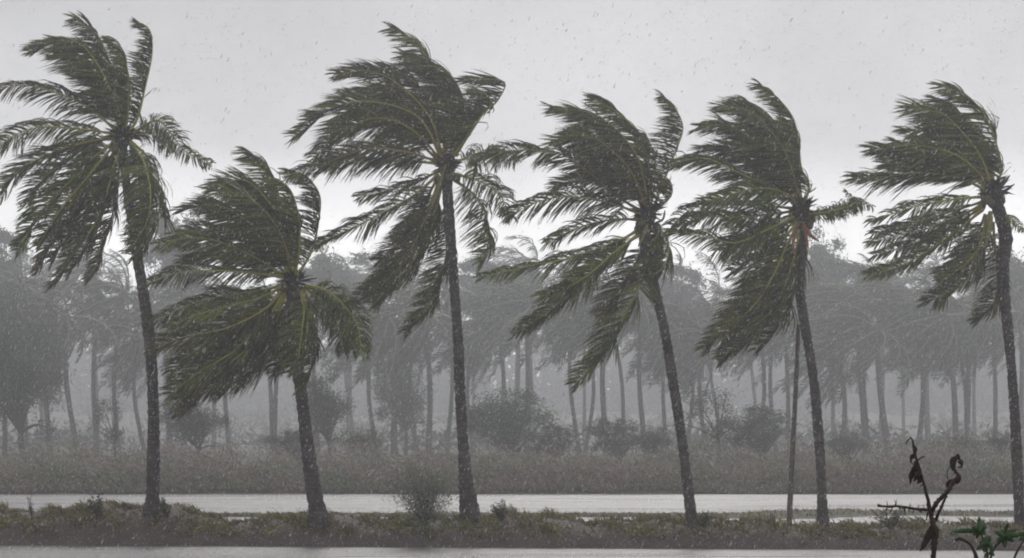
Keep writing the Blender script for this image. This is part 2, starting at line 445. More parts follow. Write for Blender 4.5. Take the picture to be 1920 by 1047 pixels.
def trunk_mesh(pts, widths, rings=True):
    """pts: world points base to top, widths: diameters."""
    ln = np.linalg.norm(np.diff(pts, axis=0), axis=1).sum()
    n = int(ln / .07)
    c = spline(np.c_[pts, widths], n)
    r = c[:, 3] * .5
    if rings:
        k = np.arange(n)
        r = r * (1 + .07 * ((k % 4) == 0) - .03 * ((k % 4) == 2) + .03 * rng.standard_normal(n) + .05 * np.sin(k * .11 + rng.uniform(0, 6)))
    return tube(c[:, :3], r, 14, .02)

def lump(c, r, seed=0, nu=8, nv=6, sq=(1, 1, 1)):
    a = np.linspace(0, 2 * math.pi, nu, endpoint=False); b = np.linspace(.12, math.pi - .12, nv)
    B, A_ = np.meshgrid(b, a, indexing='ij')
    v = np.stack([np.sin(B) * np.cos(A_) * sq[0], np.sin(B) * np.sin(A_) * sq[1], np.cos(B) * sq[2]], -1) * r
    v = v * (1 + .06 * rng.standard_normal(v.shape[:2])[..., None])
    i, j = np.meshgrid(np.arange(nv - 1), np.arange(nu), indexing='ij')
    f = np.stack([i * nu + j, i * nu + (j + 1) % nu, (i + 1) * nu + (j + 1) % nu, (i + 1) * nu + j], -1).reshape(-1, 4)
    f = np.vstack([f, [[0, 1, 2, 3], [0, 3, 4, 7], [4, 5, 6, 7]], np.array([[0, 1, 2, 3], [0, 3, 4, 7], [4, 5, 6, 7]]) + nu * (nv - 1)])
    return v.reshape(-1, 3) + np.asarray(c), f

def crop(ox, oy, s): return lambda pts: [(ox + x * s, oy + y * s) for x, y in pts]

def palm(label, Yp, centre, trunk_px, trunk_w, cr, fronds, nuts=7, extra=None):
    base = P(*trunk_px[-1], Yp)
    root = empty('coconut_palm', base)
    tag(root, label, 'palm tree', 'windblown coconut palms on the embankment')
    pts = np.array([P(x, y, Yp) for x, y in trunk_px[::-1]]) - base
    pts = np.vstack([pts[0] + np.array((0, 0, -.5)), pts])
    w = np.r_[trunk_w[-1] * 1.05, trunk_w[::-1]] / F * Yp * .90
    v, f = trunk_mesh(pts, np.array(w))
    link('trunk', mesh('trunk', v, f, True), M['bark'], root)
    c = P(*centre, Yp) - base
    # woven leaf bases round the growing tip
    a = Acc()
    a.add(*lump(c + np.array((0, 0, .02)), .26, sq=(.95, .95, 1.5), nu=12, nv=9))
    n = 60
    d0 = nrm(np.c_[rng.normal(0, .8, (n, 2)), rng.uniform(-.2, 1.3, n)])
    a.add(*strips(c + d0 * .12, d0, nrm(d0 + np.array((-.2, 0, -.5))), rng.uniform(.25, .6, n), rng.uniform(.05, .1, n), nrm(rng.normal(0, 1, (n, 3))), 3))
    link('leaf_base', a.mesh('leaf_base', False), M['fibre'], root)
    for k in range(nuts):
        an = random.uniform(0, 2 * math.pi)
        p = c + np.array((.30 * math.cos(an), .30 * math.sin(an), random.uniform(-.42, -.12)))
        v, f = lump(p, .125, sq=(.9, .9, 1.15))
        link('coconut', mesh('coconut', v, f, True), M['coconut'], root)
    tr = crop(*cr)
    for fr in fronds:
        pix, dy = fr[0], fr[1]
        kw = fr[2] if len(fr) > 2 else {}
        frond(root, base, tr(pix), Yp, dy, **kw)
    # fronds between neighbours, at other depths
    for (A_, B_) in zip(fronds[:-1], fronds[1:]):
        pa, pb = np.array(A_[0], float), np.array(B_[0], float)
        if np.linalg.norm(pa[-1] - pb[-1]) > (140 if len(A_) > 2 and 'wind' in A_[2] else 230): continue
        ka = dict(A_[2]) if len(A_) > 2 else {}
        k = random.uniform(.35, .65)
        q = spline(pa, 6) * (1 - k) + spline(pb, 6) * k
        q = q[0] + (q - q[0]) * random.uniform(.82, .98)
        ka['npair'] = 165
        frond(root, base, tr([tuple(z) for z in q]), Yp, random.choice((-1.7, 1.3, 2.0, -1.2)) * random.uniform(.7, 1.1), **ka)
    if extra: extra(root, base, Yp, tr)
    return root

def spike(root, base, Yp, pix, r0, r1, name, mat, dy=-.3, label=None):
    pts = np.array([P(x, y, Yp + dy * t) for (x, y), t in zip(pix, np.linspace(.4, 1, len(pix)))])
    sp = spline(pts, 14) - base
    rad = np.interp(np.linspace(0, 1, 14), [0, .35, .8, 1], [r0 * .6, r0, (r0 + r1) * .5, r1])
    o = link(name, mesh(name, *tube(sp, rad, 7, .05), True), mat, root)
    if label: o['label'] = label
    return o

H = dict(wind=.5, droop=1.05, npair=120)        # fronds lying along the wind: pinnae hang as a comb
D = dict(wind=.75, droop=.6)         # hanging fronds

def ex1(root, base, Yp, tr):
    spike(root, base, Yp, tr([(440, 500), (436, 600), (450, 690), (462, 745)]), .05, .015, 'flower_stalk', M['fibre'])
palm('tall windblown palm at left edge, one long frond curled upright, trunk bowed right', 66.6, (230, 257),
     [(231, 262), (234, 320), (245, 400), (256, 475), (269, 550), (281, 640), (286, 720), (288, 800), (287, 880), (286, 935), (285, 958)],
     [17, 17, 19, 22, 23, 24, 24, 25, 26, 29, 38], (0, 0, .535), [
    ([(440, 470), (480, 420), (510, 300), (533, 190), (525, 110), (478, 75)], .5, dict(lmax=.65)),
    ([(430, 465), (405, 330), (385, 220), (340, 120), (262, 65)], .9, dict(lmax=.95)),
    ([(425, 465), (380, 330), (300, 220), (200, 150), (105, 180)], -.6, dict(lmax=.9)),
    ([(440, 460), (455, 310), (440, 220), (410, 145), (365, 138)], 1.6, dict(lmax=.6, tatter=.25)),
    ([(420, 465), (390, 350), (330, 270), (260, 210), (190, 190)], 1.8),
    ([(410, 460), (300, 370), (180, 320), (80, 300), (-10, 315)], -.8, dict(lmax=.8, **H)),
    ([(410, 470), (250, 450), (130, 448), (40, 480), (-30, 540)], -1.2, dict(lmax=.8, **H)),
    ([(410, 480), (280, 505), (150, 550), (60, 610), (5, 695)], -1.6, dict(lmax=.85, **D)),
    ([(412, 490), (320, 560), (240, 640), (160, 720), (60, 880)], -.9, dict(lmax=.8, **D)),
    ([(420, 500), (350, 610), (280, 720), (190, 840), (130, 950)], .6, dict(lmax=.75, old=True, **D)),
    ([(422, 505), (390, 620), (345, 760), (270, 880), (185, 1000)], -1.0, dict(lmax=.75, **D)),
    ([(425, 510), (410, 650), (390, 770), (350, 900), (310, 985)], .9, dict(lmax=.65, old=True, **D)),
    ([(415, 495), (350, 540), (300, 640), (270, 760), (230, 850)], 1.6, dict(lmax=.85, **D)),
    ([(450, 490), (515, 550), (552, 650), (556, 750), (520, 840), (465, 895)], -.5, dict(lmax=.95, wind=.8, droop=.8)),
    ([(455, 500), (490, 580), (505, 680), (500, 780), (480, 850)], .8, dict(lmax=.8, wind=.7, droop=.8)),
    ([(460, 475), (515, 435), (560, 425), (605, 475), (650, 530), (742, 575)], -.6, dict(lmax=.5, wind=.25, droop=.5, tatter=.15)),
    ([(460, 485), (520, 465), (570, 480), (600, 530)], .9, dict(lmax=.55, wind=.3, droop=.8)),
    ([(410, 485), (330, 500), (230, 560), (140, 640), (90, 720)], .9, dict(lmax=.8, **D)),
], extra=ex1)

def ex2(root, base, Yp, tr):
    spike(root, base, Yp, tr([(545, 525), (585, 515), (628, 508)]), .035, .015, 'dead_stalk', M['fibre'], -.5)
palm('shortest of the windblown palms, low bushy crown with yellow midribs and hanging skirt', 65.6, (546, 533),
     [(546, 540), (550, 600), (554, 660), (562, 715), (570, 780), (578, 850), (588, 920), (594, 950), (598, 972)],
     [22, 24, 25, 26, 27, 29, 31, 35, 44], (270, 260, .5156), [
    ([(550, 510), (610, 410), (635, 300), (640, 210), (600, 150), (520, 118)], .4, dict(lmax=.75, tatter=.15)),
    ([(540, 510), (525, 330), (490, 210), (450, 100), (365, 42)], .8),
    ([(538, 505), (515, 350), (460, 240), (360, 150), (240, 190)], -.5, dict(lmax=1.0)),
    ([(538, 505), (500, 380), (430, 280), (330, 190), (280, 150)], 1.5, dict(lmax=1.0)),
    ([(532, 505), (460, 380), (340, 300), (240, 245), (130, 260)], .9),
    ([(522, 510), (400, 430), (300, 385), (190, 360), (50, 385)], -1.0, dict(lmax=.85, wind=.8, droop=.6)),
    ([(512, 505), (400, 490), (250, 480), (120, 490), (15, 528)], -1.5, dict(lmax=.7, **H)),
    ([(515, 525), (440, 550), (250, 580), (130, 620), (25, 675)], .8, dict(lmax=.75, **H)),
    ([(510, 540), (440, 620), (300, 690), (150, 720), (35, 765)], -2.0, dict(lmax=.95, **D)),
    ([(515, 545), (450, 650), (330, 770), (200, 850), (95, 930)], -1.5, dict(lmax=.95, **D)),
    ([(520, 550), (470, 680), (380, 800), (270, 890), (120, 1000)], -.8, dict(lmax=.9, old=True, **D)),
    ([(530, 555), (490, 700), (430, 800), (350, 870), (270, 930)], .9, dict(lmax=.95, **D)),
    ([(520, 540), (430, 640), (300, 720), (180, 780), (100, 850)], .9, dict(lmax=.95, **D)),
    ([(545, 560), (535, 680), (510, 780), (470, 850)], 1.2, dict(lmax=.8, **D)),
    ([(568, 555), (582, 620), (575, 690), (560, 800), (535, 850)], -1.2, dict(lmax=.7, **D)),
    ([(580, 550), (620, 650), (628, 760), (600, 860), (570, 920)], -.4, dict(lmax=.6, **D)),
    ([(590, 535), (660, 550), (730, 610), (780, 690), (788, 785)], -.9, dict(lmax=.7, wind=.25, droop=1.0)),
    ([(585, 540), (640, 590), (700, 660), (728, 780)], .7, dict(lmax=.65, wind=.25, droop=1.0)),
    ([(530, 520), (430, 460), (330, 430), (230, 430), (140, 440)], 1.6, dict(lmax=.9)),
    ([(545, 510), (560, 400), (560, 310), (530, 250)], 1.2, dict(lmax=.8)),
], nuts=8, extra=ex2)

def ex3(root, base, Yp, tr):
    spike(root, base, Yp, tr([(525, 480), (500, 560), (470, 640)]), .05, .02, 'flower_stalk', M['spathe'], -.8)
palm('tallest windblown palm near the middle, flared trunk base and snapped frond tip at right', 66.2, (839, 315),
     [(838, 320), (839, 360), (844, 438), (853, 554), (859, 640), (862, 720), (866, 800), (871, 870), (874, 910), (878, 940), (881, 970)],
     [22, 22, 22, 21, 21, 22, 23, 26, 30, 36, 46], (530, 30, .5823), [
    ([(540, 460), (585, 360), (582, 270), (545, 195), (490, 163), (400, 165)], .5, dict(lmax=1.0)),
    ([(525, 460), (535, 300), (490, 180), (430, 90), (352, 40)], .9, dict(lmax=.95)),
    ([(515, 455), (475, 330), (385, 230), (285, 178), (175, 190)], -.6, dict(lmax=1.0)),
    ([(510, 455), (440, 330), (310, 280), (180, 290), (35, 390)], -1.2, dict(lmax=.9)),
    ([(510, 455), (460, 340), (380, 270), (290, 240), (200, 250)], 1.6),
    ([(502, 465), (400, 380), (280, 345), (180, 385), (100, 455)], -.3, dict(lmax=.9, wind=.8, droop=.6)),
    ([(500, 475), (400, 468), (250, 468), (120, 485), (10, 515)], -1.4, dict(lmax=.8, **H)),
    ([(502, 500), (430, 535), (330, 565), (245, 585)], .8, dict(lmax=.7, **H)),
    ([(502, 510), (420, 580), (310, 640), (210, 690), (105, 735)], -.6, dict(lmax=.75, **H)),
    ([(505, 530), (470, 620), (430, 720), (350, 840), (215, 935)], -1.2, dict(lmax=.9, **D)),
    ([(512, 540), (480, 680), (420, 790), (340, 880), (290, 930)], .6, dict(lmax=.9, **D)),
    ([(500, 520), (440, 630), (380, 720), (310, 790)], .9, dict(lmax=.8, old=True, **D)),
    ([(530, 560), (532, 700), (520, 800), (480, 920), (398, 1022)], .5, dict(lmax=.7, **D)),
    ([(555, 530), (620, 580), (660, 660), (668, 740), (640, 795)], .5, dict(lmax=.85, wind=.8, droop=.7, tatter=.15)),
    ([(560, 510), (640, 535), (700, 580), (738, 650)], -.8, dict(lmax=.65, wind=.3, droop=.9)),
    ([(560, 470), (640, 440), (700, 440), (750, 470)], .8, dict(lmax=.65, wind=.35, droop=.9)),
    ([(555, 450), (605, 375), (650, 310), (690, 275), (716, 215), (650, 205), (570, 208)], -.5, dict(lmax=.85, wind=2.2, droop=.1, tatter=.35)),
    ([(550, 450), (600, 370), (640, 310), (680, 290)], .9, dict(lmax=.75)),
    ([(525, 450), (500, 320), (440, 230), (380, 180), (330, 160)], 1.8),
], extra=ex3)

def ex4(root, base, Yp, tr):
    spike(root, base, Yp, tr([(590, 480), (625, 465), (633, 435)]), .035, .02, 'dead_stalk', M['fibre'], -.4)
    spike(root, base, Yp, tr([(575, 480), (560, 520), (545, 555)]), .06, .02, 'flower_stalk', M['spathe'], -.6)
palm('leaning palm right of centre, slim trunk slanting to the left, long frond hanging low', 65.0, (1214, 404),
     [(1212, 405), (1208, 430), (1214, 488), (1228, 545), (1246, 620), (1265, 735), (1278, 820), (1288, 900), (1294, 950), (1298, 988)],
     [24, 24, 23, 21, 20, 20, 21, 22, 23, 28], (890, 150, .5636), [
    ([(590, 440), (640, 310), (672, 230), (693, 160), (670, 100), (628, 52)], .4, dict(lmax=.8)),
    ([(595, 440), (650, 390), (655, 350), (625, 325)], -.5, dict(lmax=.5)),
    ([(578, 435), (582, 300), (560, 200), (490, 120), (395, 62)], .8, dict(lmax=1.0)),
    ([(572, 435), (530, 280), (450, 180), (360, 110), (262, 95)], -.5, dict(lmax=1.0)),
    ([(562, 435), (500, 310), (410, 230), (340, 190), (265, 205)], -1.0, dict(lmax=1.0)),
    ([(570, 430), (540, 330), (480, 250), (400, 200), (330, 170)], 1.7),
    ([(560, 440), (470, 385), (370, 300), (280, 245), (120, 235), (20, 262), (-5, 310)], -1.2, dict(lmax=.75, wind=.6, droop=.8)),
    ([(550, 445), (450, 410), (340, 390), (230, 400), (105, 455)], -.8, dict(lmax=.85, **H)),
    ([(545, 465), (460, 465), (350, 490), (235, 545)], .9, dict(lmax=.75, **H)),
    ([(552, 495), (470, 540), (330, 590), (180, 620), (10, 658)], -.8, dict(lmax=.7, **H)),
    ([(555, 505), (450, 590), (350, 680), (250, 770), (135, 845)], .7, dict(lmax=.75, **D)),
    ([(556, 510), (470, 570), (390, 640), (310, 690), (220, 720)], -1.5, dict(lmax=.8, **D)),
    ([(582, 540), (560, 660), (500, 780), (430, 900), (338, 1012)], -.6, dict(lmax=.9, **D)),
    ([(570, 540), (530, 620), (480, 700), (430, 790)], .8, dict(lmax=.8, old=True, **D)),
    ([(600, 480), (640, 530), (642, 590), (610, 640), (560, 650)], -.3, dict(lmax=.75, wind=.8, droop=.6)),
    ([(595, 490), (615, 540), (610, 600), (585, 650)], .7, dict(lmax=.6, wind=.7, droop=.7)),
    ([(565, 430), (520, 360), (440, 320), (350, 330), (270, 360)], 1.4, dict(lmax=.9)),
    ([(585, 430), (600, 330), (600, 250), (570, 180)], 1.3, dict(lmax=.9)),
], extra=ex4)

def ex5(root, base, Yp, tr):
    spike(root, base, Yp, tr([(495, 520), (520, 560), (552, 585)]), .07, .02, 'flower_stalk', M['bloom'], -.4, 'orange flower stalk')
    spike(root, base, Yp, tr([(495, 530), (508, 570), (515, 610)]), .06, .02, 'flower_stalk', M['bloom'], -.5)
    spike(root, base, Yp, tr([(480, 520), (462, 580), (468, 640)]), .05, .02, 'flower_stalk', M['bloom'], -.8)
palm('palm beside the thin pole, orange flower stalk and one stub frond pointing right', 66.0, (1502, 397),
     [(1502, 400), (1503, 461), (1499, 536), (1510, 615), (1524, 700), (1532, 780), (1538, 860), (1541, 930), (1543, 980)],
     [24, 21, 19, 20, 20, 20, 20, 21, 28], (1240, 140, .5348), [
    ([(495, 470), (518, 390), (490, 325), (480, 220), (455, 140), (400, 75), (342, 32)], .5, dict(lmax=.95)),
    ([(485, 450), (445, 300), (390, 200), (310, 130), (205, 110)], -.4, dict(lmax=1.0)),
    ([(485, 445), (460, 330), (420, 220), (370, 150), (300, 90)], 1.3, dict(lmax=1.0)),
    ([(480, 450), (420, 330), (330, 230), (230, 180), (130, 182)], .8, dict(lmax=.95)),
    ([(475, 460), (380, 395), (250, 335), (150, 293), (30, 312)], -.9, dict(lmax=.8, wind=.7, droop=.7)),
    ([(482, 460), (420, 410), (330, 400), (230, 425), (150, 450)], -1.8, dict(lmax=.8, wind=.7, droop=.7)),
    ([(472, 470), (350, 460), (200, 458), (100, 475), (35, 530)], .8, dict(lmax=.75, **H)),
    ([(472, 495), (380, 540), (260, 590), (140, 562), (15, 545)], -1.2, dict(lmax=.8, **H)),
    ([(478, 515), (400, 620), (330, 760), (240, 870), (155, 962)], -.9, dict(lmax=.9, **D)),
    ([(482, 525), (440, 660), (380, 800), (300, 900), (205, 1008)], -.4, dict(lmax=.85, **D)),
    ([(490, 540), (495, 650), (455, 790), (405, 890), (335, 962)], .5, dict(lmax=.85, **D)),
    ([(475, 510), (400, 570), (320, 640), (250, 690)], .9, dict(lmax=.85, **D)),
    ([(478, 500), (390, 530), (300, 560), (210, 620)], 1.5, dict(lmax=.85, **D)),
    ([(500, 495), (560, 490), (620, 470), (690, 450), (742, 466)], -.4, dict(lmax=.4, wind=.3, droop=.9, tatter=.2)),
    ([(505, 490), (580, 480), (640, 470), (690, 455), (645, 408)], .3, dict(lmax=.28, wind=.3, droop=.9, tatter=.3)),
    ([(480, 455), (440, 370), (370, 300), (290, 260), (210, 270)], 1.5, dict(lmax=.95)),
    ([(490, 440), (480, 320), (470, 240), (430, 170)], 1.5, dict(lmax=.95)),
], nuts=9, extra=ex5)

def ex6(root, base, Yp, tr):
    for q in ([(600, 460), (630, 430), (657, 395)], [(605, 480), (640, 455), (675, 430)], [(600, 450), (615, 415), (640, 400)]):
        spike(root, base, Yp, tr(q), .06, .012, 'dead_stalk', M['fibre'], -.2)
    spike(root, base, Yp, tr([(580, 540), (575, 600), (560, 680)]), .11, .03, 'flower_spathe', M['spathe'], -.7, 'pale yellow green flower spathe')
palm('palm at the right edge of the photo, flag shaped crown with ragged stubs at right', 65.2, (1862, 364),
     [(1863, 368), (1876, 405), (1886, 445), (1880, 500), (1884, 560), (1892, 640), (1898, 710), (1904, 800), (1908, 890), (1911, 950), (1913, 992)],
     [24, 28, 30, 26, 22, 21, 20, 21, 22, 23, 28], (1580, 140, .4775), [
    ([(598, 460), (622, 370), (602, 270), (552, 150), (480, 80), (385, 46)], .4, dict(lmax=1.0)),
    ([(588, 450), (540, 320), (455, 210), (380, 150), (250, 135)], -.4, dict(lmax=1.05)),
    ([(590, 450), (580, 330), (530, 220), (460, 150), (370, 95)], 1.1, dict(lmax=1.05)),
    ([(575, 450), (500, 365), (400, 310), (260, 300), (110, 290)], -.9, dict(lmax=.95)),
    ([(575, 450), (510, 340), (430, 270), (340, 230), (250, 220)], 1.5, dict(lmax=1.0)),
    ([(565, 455), (450, 405), (300, 385), (180, 400), (40, 405)], -.4, dict(lmax=.95, wind=.8, droop=.6)),
    ([(552, 480), (440, 490), (280, 520), (105, 578)], -.9, dict(lmax=.6, **H)),
    ([(552, 510), (470, 550), (330, 605), (220, 630), (105, 662)], .4, dict(lmax=.65, **H)),
    ([(550, 530), (440, 620), (340, 690), (220, 755), (95, 788)], -.6, dict(lmax=.7, wind=.7, droop=.6)),
    ([(562, 560), (560, 640), (530, 750), (440, 840), (325, 892)], -.9, dict(lmax=.75, **D)),
    ([(560, 550), (520, 640), (460, 720), (390, 800)], .8, dict(lmax=.7, old=True, **D)),
    ([(590, 580), (600, 690), (608, 790), (600, 880), (525, 972)], .5, dict(lmax=.7, **D)),
    ([(610, 550), (660, 565), (708, 612)], -.3, dict(lmax=.3, wind=.2, droop=1.0)),
    ([(570, 450), (490, 390), (380, 350), (270, 350), (160, 350)], 1.2, dict(lmax=.95)),
], nuts=8, extra=ex6)

# ------------------------------------------------------------------ the thin pole and small plants on the embankment
pp = np.array([P(1497, 612, 66.6), P(1492, 730, 66.6), P(1486, 850, 66.5), P(1481, 950, 66.5), P(1480, 985, 66.5), P(1480, 998, 66.5)])[::-1]
base = pp[0].copy()
root = empty('leaning_pole', base)
tag(root, 'thin bare pole leaning on the embankment, left of the orange flowered palm', 'pole')
c = spline(pp - base, 70)
r = np.interp(np.linspace(0, 1, 70), [0, 1], [.085, .06]) * (1 + .06 * (np.arange(70) % 9 == 0))
link('shaft', mesh('pole_shaft', *tube(c, r, 9, .02), True), M['pole'], root)
link('cap', mesh('pole_cap', *lump(c[-1] + np.array((0, 0, .02)), .062, sq=(1, 1, .6)), True), M['pole'], root)

def shrub(name, label, cat, px, py, Y, w, h, nstem, nleaf, lsize, mat, group=None, lean=-.12, stem_r=.02, fluff=.055):
    base = P(px, py, Y)
    root = empty(name, base); tag(root, label, cat, group)
    st = Acc(); lv = Acc()
    tips = []
    for k in range(nstem):
        an = random.uniform(0, 2 * math.pi); sp_ = random.uniform(.15, 1) ** .7
        tip = np.array((math.cos(an) * w * .5 * sp_ + lean * h, math.sin(an) * w * .35 * sp_, h * random.uniform(.55, 1.0) * (1.05 - .35 * sp_)))
        mid = tip * .5 + np.array((-.04 * w, 0, .10 * h)) * random.uniform(-1, 1)
        s = spline(np.array([[0, 0, -.1], mid, tip]), 9)
        st.add(*tube(s, np.linspace(stem_r, stem_r * .3, 9), 5)); tips.append(s)
    link('stems', st.mesh(name + '_stems', True), M['fibre'], root)
    S = np.array(tips)
    ii = rng.integers(0, nstem, nleaf); uu = rng.integers(2, 9, nleaf)
    b = S[ii, uu] + rng.normal(0, 1, (nleaf, 3)) * np.array((w, w * .7, h)) * fluff
    d0 = nrm(rng.normal(0, 1, (nleaf, 3)) + np.array((-.5, 0, .25)))
    lv.add(*strips(b, d0, nrm(d0 + np.array((-.6, 0, -.3))), rng.uniform(.6, 1.3, nleaf) * lsize, rng.uniform(.3, .5, nleaf) * lsize, nrm(rng.normal(0, 1, (nleaf, 3))), 2))
    link('foliage', lv.mesh(name + '_foliage'), mat, root)
    return root

shrub('shrub', 'grey green airy shrub between the shortest and the tallest palm', 'shrub', 800, 980, 65.4, 2.1, 1.95, 30, 5200, .075, M['shrub_leaf'], stem_r=.009, fluff=.085)
shrub('weed_plant', 'upright weed clump left of the left edge palm on the embankment', 'weed', 183, 962, 66.3, .75, .62, 8, 160, .10, M['weed_leaf'], 'weeds on the embankment crest')
shrub('weed_plant', 'thin sprig near the left frame edge on the embankment crest', 'weed', 60, 968, 66.6, .35, .62, 4, 45, .08, M['weed_leaf'], 'weeds on the embankment crest')
shrub('weed_plant', 'leafy weed tuft hugging the base of the left edge palm', 'weed', 314, 964, 66.0, .6, .55, 9, 230, .10, M['weed_leaf'], 'weeds on the embankment crest')
shrub('weed_plant', 'pointed weed tuft just right of the flared trunk base', 'weed', 942, 976, 65.6, .75, .65, 9, 260, .09, M['weed_leaf'], 'weeds on the embankment crest')
shrub('weed_plant', 'low leafy weed at the foot of the leaning palm', 'weed', 1318, 982, 64.6, .6, .35, 7, 180, .09, M['weed_leaf'], 'weeds on the embankment crest')
shrub('weed_plant', 'rounded weed clump behind the dead twig, on the bank', 'weed', 1672, 988, 64.4, 1.1, .6, 9, 260, .09, M['weed_leaf'], 'weeds on the embankment crest')

# ------------------------------------------------------------------ hazy palms on the far bank
def crown_mesh(name, seed, nf=24):
    rg = np.random.default_rng(seed)
    a = Acc(); mb = Acc()
    for k in range(nf):
        az = k * 2.39996 + rg.uniform(-.4, .4)
        el = rg.uniform(-1.1, 1.25)
        d = np.array((math.cos(az) * math.cos(el), math.sin(az) * math.cos(el), math.sin(el)))
        ln = rg.uniform(3.2, 4.9); st = 14
        p = np.zeros(3); sp = [p]
        for s in range(st):
            d = nrm(d + (WIND * .135 * rg.uniform(.6, 1.3) + GRAV * (.08 if el > -.2 else .12) + rg.normal(0, .02, 3)))
            p = p + d * ln / st; sp.append(p)
        sp = np.array(sp)
        v, f = leaflets(sp, 44, .74, .6, .8, tilt=rg.uniform(-1.2, 1.2), seg=2, wscale=1.7, tatter=.15, rg=rg)
        a.add(v, f)
        mb.add(*tube(sp + np.array((0, -.02, .02)), np.linspace(.065, .02, st + 1), 4))
    a.add(*lump((0, 0, -.1), .35, sq=(1, 1, 1.3)))
    return a.mesh(name), mb.mesh(name + '_midribs')
CROWNS = [crown_mesh('far_crown_%d' % k, 30 + k, 20 + 3 * (k % 3)) for k in range(8)]
for me, mb in CROWNS: me.materials.append(M['far_leaf']); mb.materials.append(M['far_rib'])

GROUP_FAR = 'hazy palms on the far bank'
def far_palm(label, xt, yt, xb, Y, w=.36, sc=1.0, name='far_palm'):
    top = P(xt, yt, Y); bx = (xb - 960) / F * Y
    base = np.array((bx, Y, float(ground_z(bx, Y)) - .05))
    root = empty(name, base); tag(root, label, 'palm tree', GROUP_FAR)
    mid = (top + base) / 2 + np.array((random.uniform(-.8, .8), 0, 0))
    c = spline(np.array([base - base, mid - base, top - base]), 24)
    link('trunk', mesh('far_trunk', *tube(c, np.interp(np.linspace(0, 1, 24), [0, .08, .3, 1], [w * .72, w * .55, w * .48, w * .4]), 8, .03), True), M['far_bark'], root)
    cm = random.choice(CROWNS)
    cr = link('crown', cm[0], None, root); link('midribs', cm[1], None, cr)
    cr.location = c[-1]; cr.scale = (sc, sc, sc * random.uniform(.92, 1.08)); cr.rotation_euler = (random.uniform(-.12, .12), random.uniform(-.15, .15), random.uniform(-.35, .35))
    return root

far_list = [   # crown x, y, base x, distance, trunk width, scale, label
    (128, 600, 147, 136, .36, 1.0, 'hazy far palm between left frame edge and bowed left palm, slightly slanting trunk'),
    (180, 560, 182, 150, .36, 1.0, 'hazy far palm with straight tall trunk just left of the bowed left palm'),
    (228, 590, 222, 146, .34, .95, 'hazy far palm trunk nearest the left side of the bowed left palm'),
    (252, 650, 272, 142, .30, .85, 'small hazy far palm partly behind the bowed left palm trunk'),
    (490, 630, 511, 140, .32, .95, 'left one of two far trunks crossing in a V beside the shortest palm'),
    (532, 620, 514, 141, .32, .95, 'right one of two far trunks crossing in a V beside the shortest palm'),
    (700, 610, 708, 150, .34, 1.0, 'slim hazy far palm, leftmost of four between shortest and tallest palms'),
    (726, 600, 739, 138, .42, 1.05, 'thickest hazy far palm of four between shortest and tallest palms'),
    (774, 600, 782, 152, .34, 1.0, 'hazy far palm behind the grey green shrub, left of two'),
    (795, 610, 803, 139, .40, 1.0, 'hazy far palm behind the grey green shrub, right of two'),
    (884, 600, 888, 152, .34, 1.0, 'hazy far palm close on the right of the tallest palm trunk'),
    (932, 580, 937, 158, .36, 1.0, 'hazy far palm rising behind the big round bush, left of two'),
    (982, 560, 988, 146, .38, 1.1, 'hazy far palm rising behind the big round bush, right of two'),
    (1070, 600, 1087, 148, .32, .95, 'left one of two thin far trunks below the low hanging frond'),
    (1096, 590, 1097, 150, .30, .95, 'right one of two thin far trunks below the low hanging frond'),
    (1138, 570, 1138, 136, .40, 1.1, 'straight thick far palm trunk under the low hanging frond tip'),
    (1140, 600, 1170, 156, .32, 1.0, 'slanting far palm trunk left of the leaning palm'),
    (1203, 600, 1211, 139, .36, 1.05, 'far palm trunk close on the left of the leaning palm'),
    (1245, 610, 1250, 150, .32, 1.0, 'far palm trunk hidden partly by the leaning palm'),
    (1284, 600, 1287, 154, .32, 1.0, 'thin far palm just right of the leaning palm trunk'),
    (1452, 600, 1455, 156, .34, 1.0, 'hazy far palm behind the dark round bush, left of the pole'),
    (1474, 590, 1478, 146, .34, 1.0, 'hazy far palm right behind the thin bare pole'),
    (1572, 640, 1577, 144, .38, 1.1, 'far palm trunk just right of the palm beside the pole'),
    (1608, 610, 1623, 146, .34, 1.0, 'left one of a pair of far trunks standing close together'),
    (1628, 600, 1628, 148, .38, 1.05, 'right one of a pair of far trunks standing close together'),
    (1646, 620, 1667, 134, .44, 1.1, 'nearest and thickest far palm, left of the dead twig'),
    (1716, 600, 1721, 142, .36, 1.05, 'far palm trunk directly behind the tip of the dead twig'),
    (1738, 640, 1740, 172, .28, 1.0, 'faint thin far trunk right of the dead twig tip'),
    (1768, 570, 1793, 140, .42, 1.1, 'slanting far palm trunk between dead twig and right edge palm'),
    (1796, 620, 1812, 152, .32, 1.0, 'short far trunk crossing in a V near the right edge palm'),
    (1816, 590, 1811, 144, .36, 1.0, 'upright far trunk of the V near the right edge palm'),
]
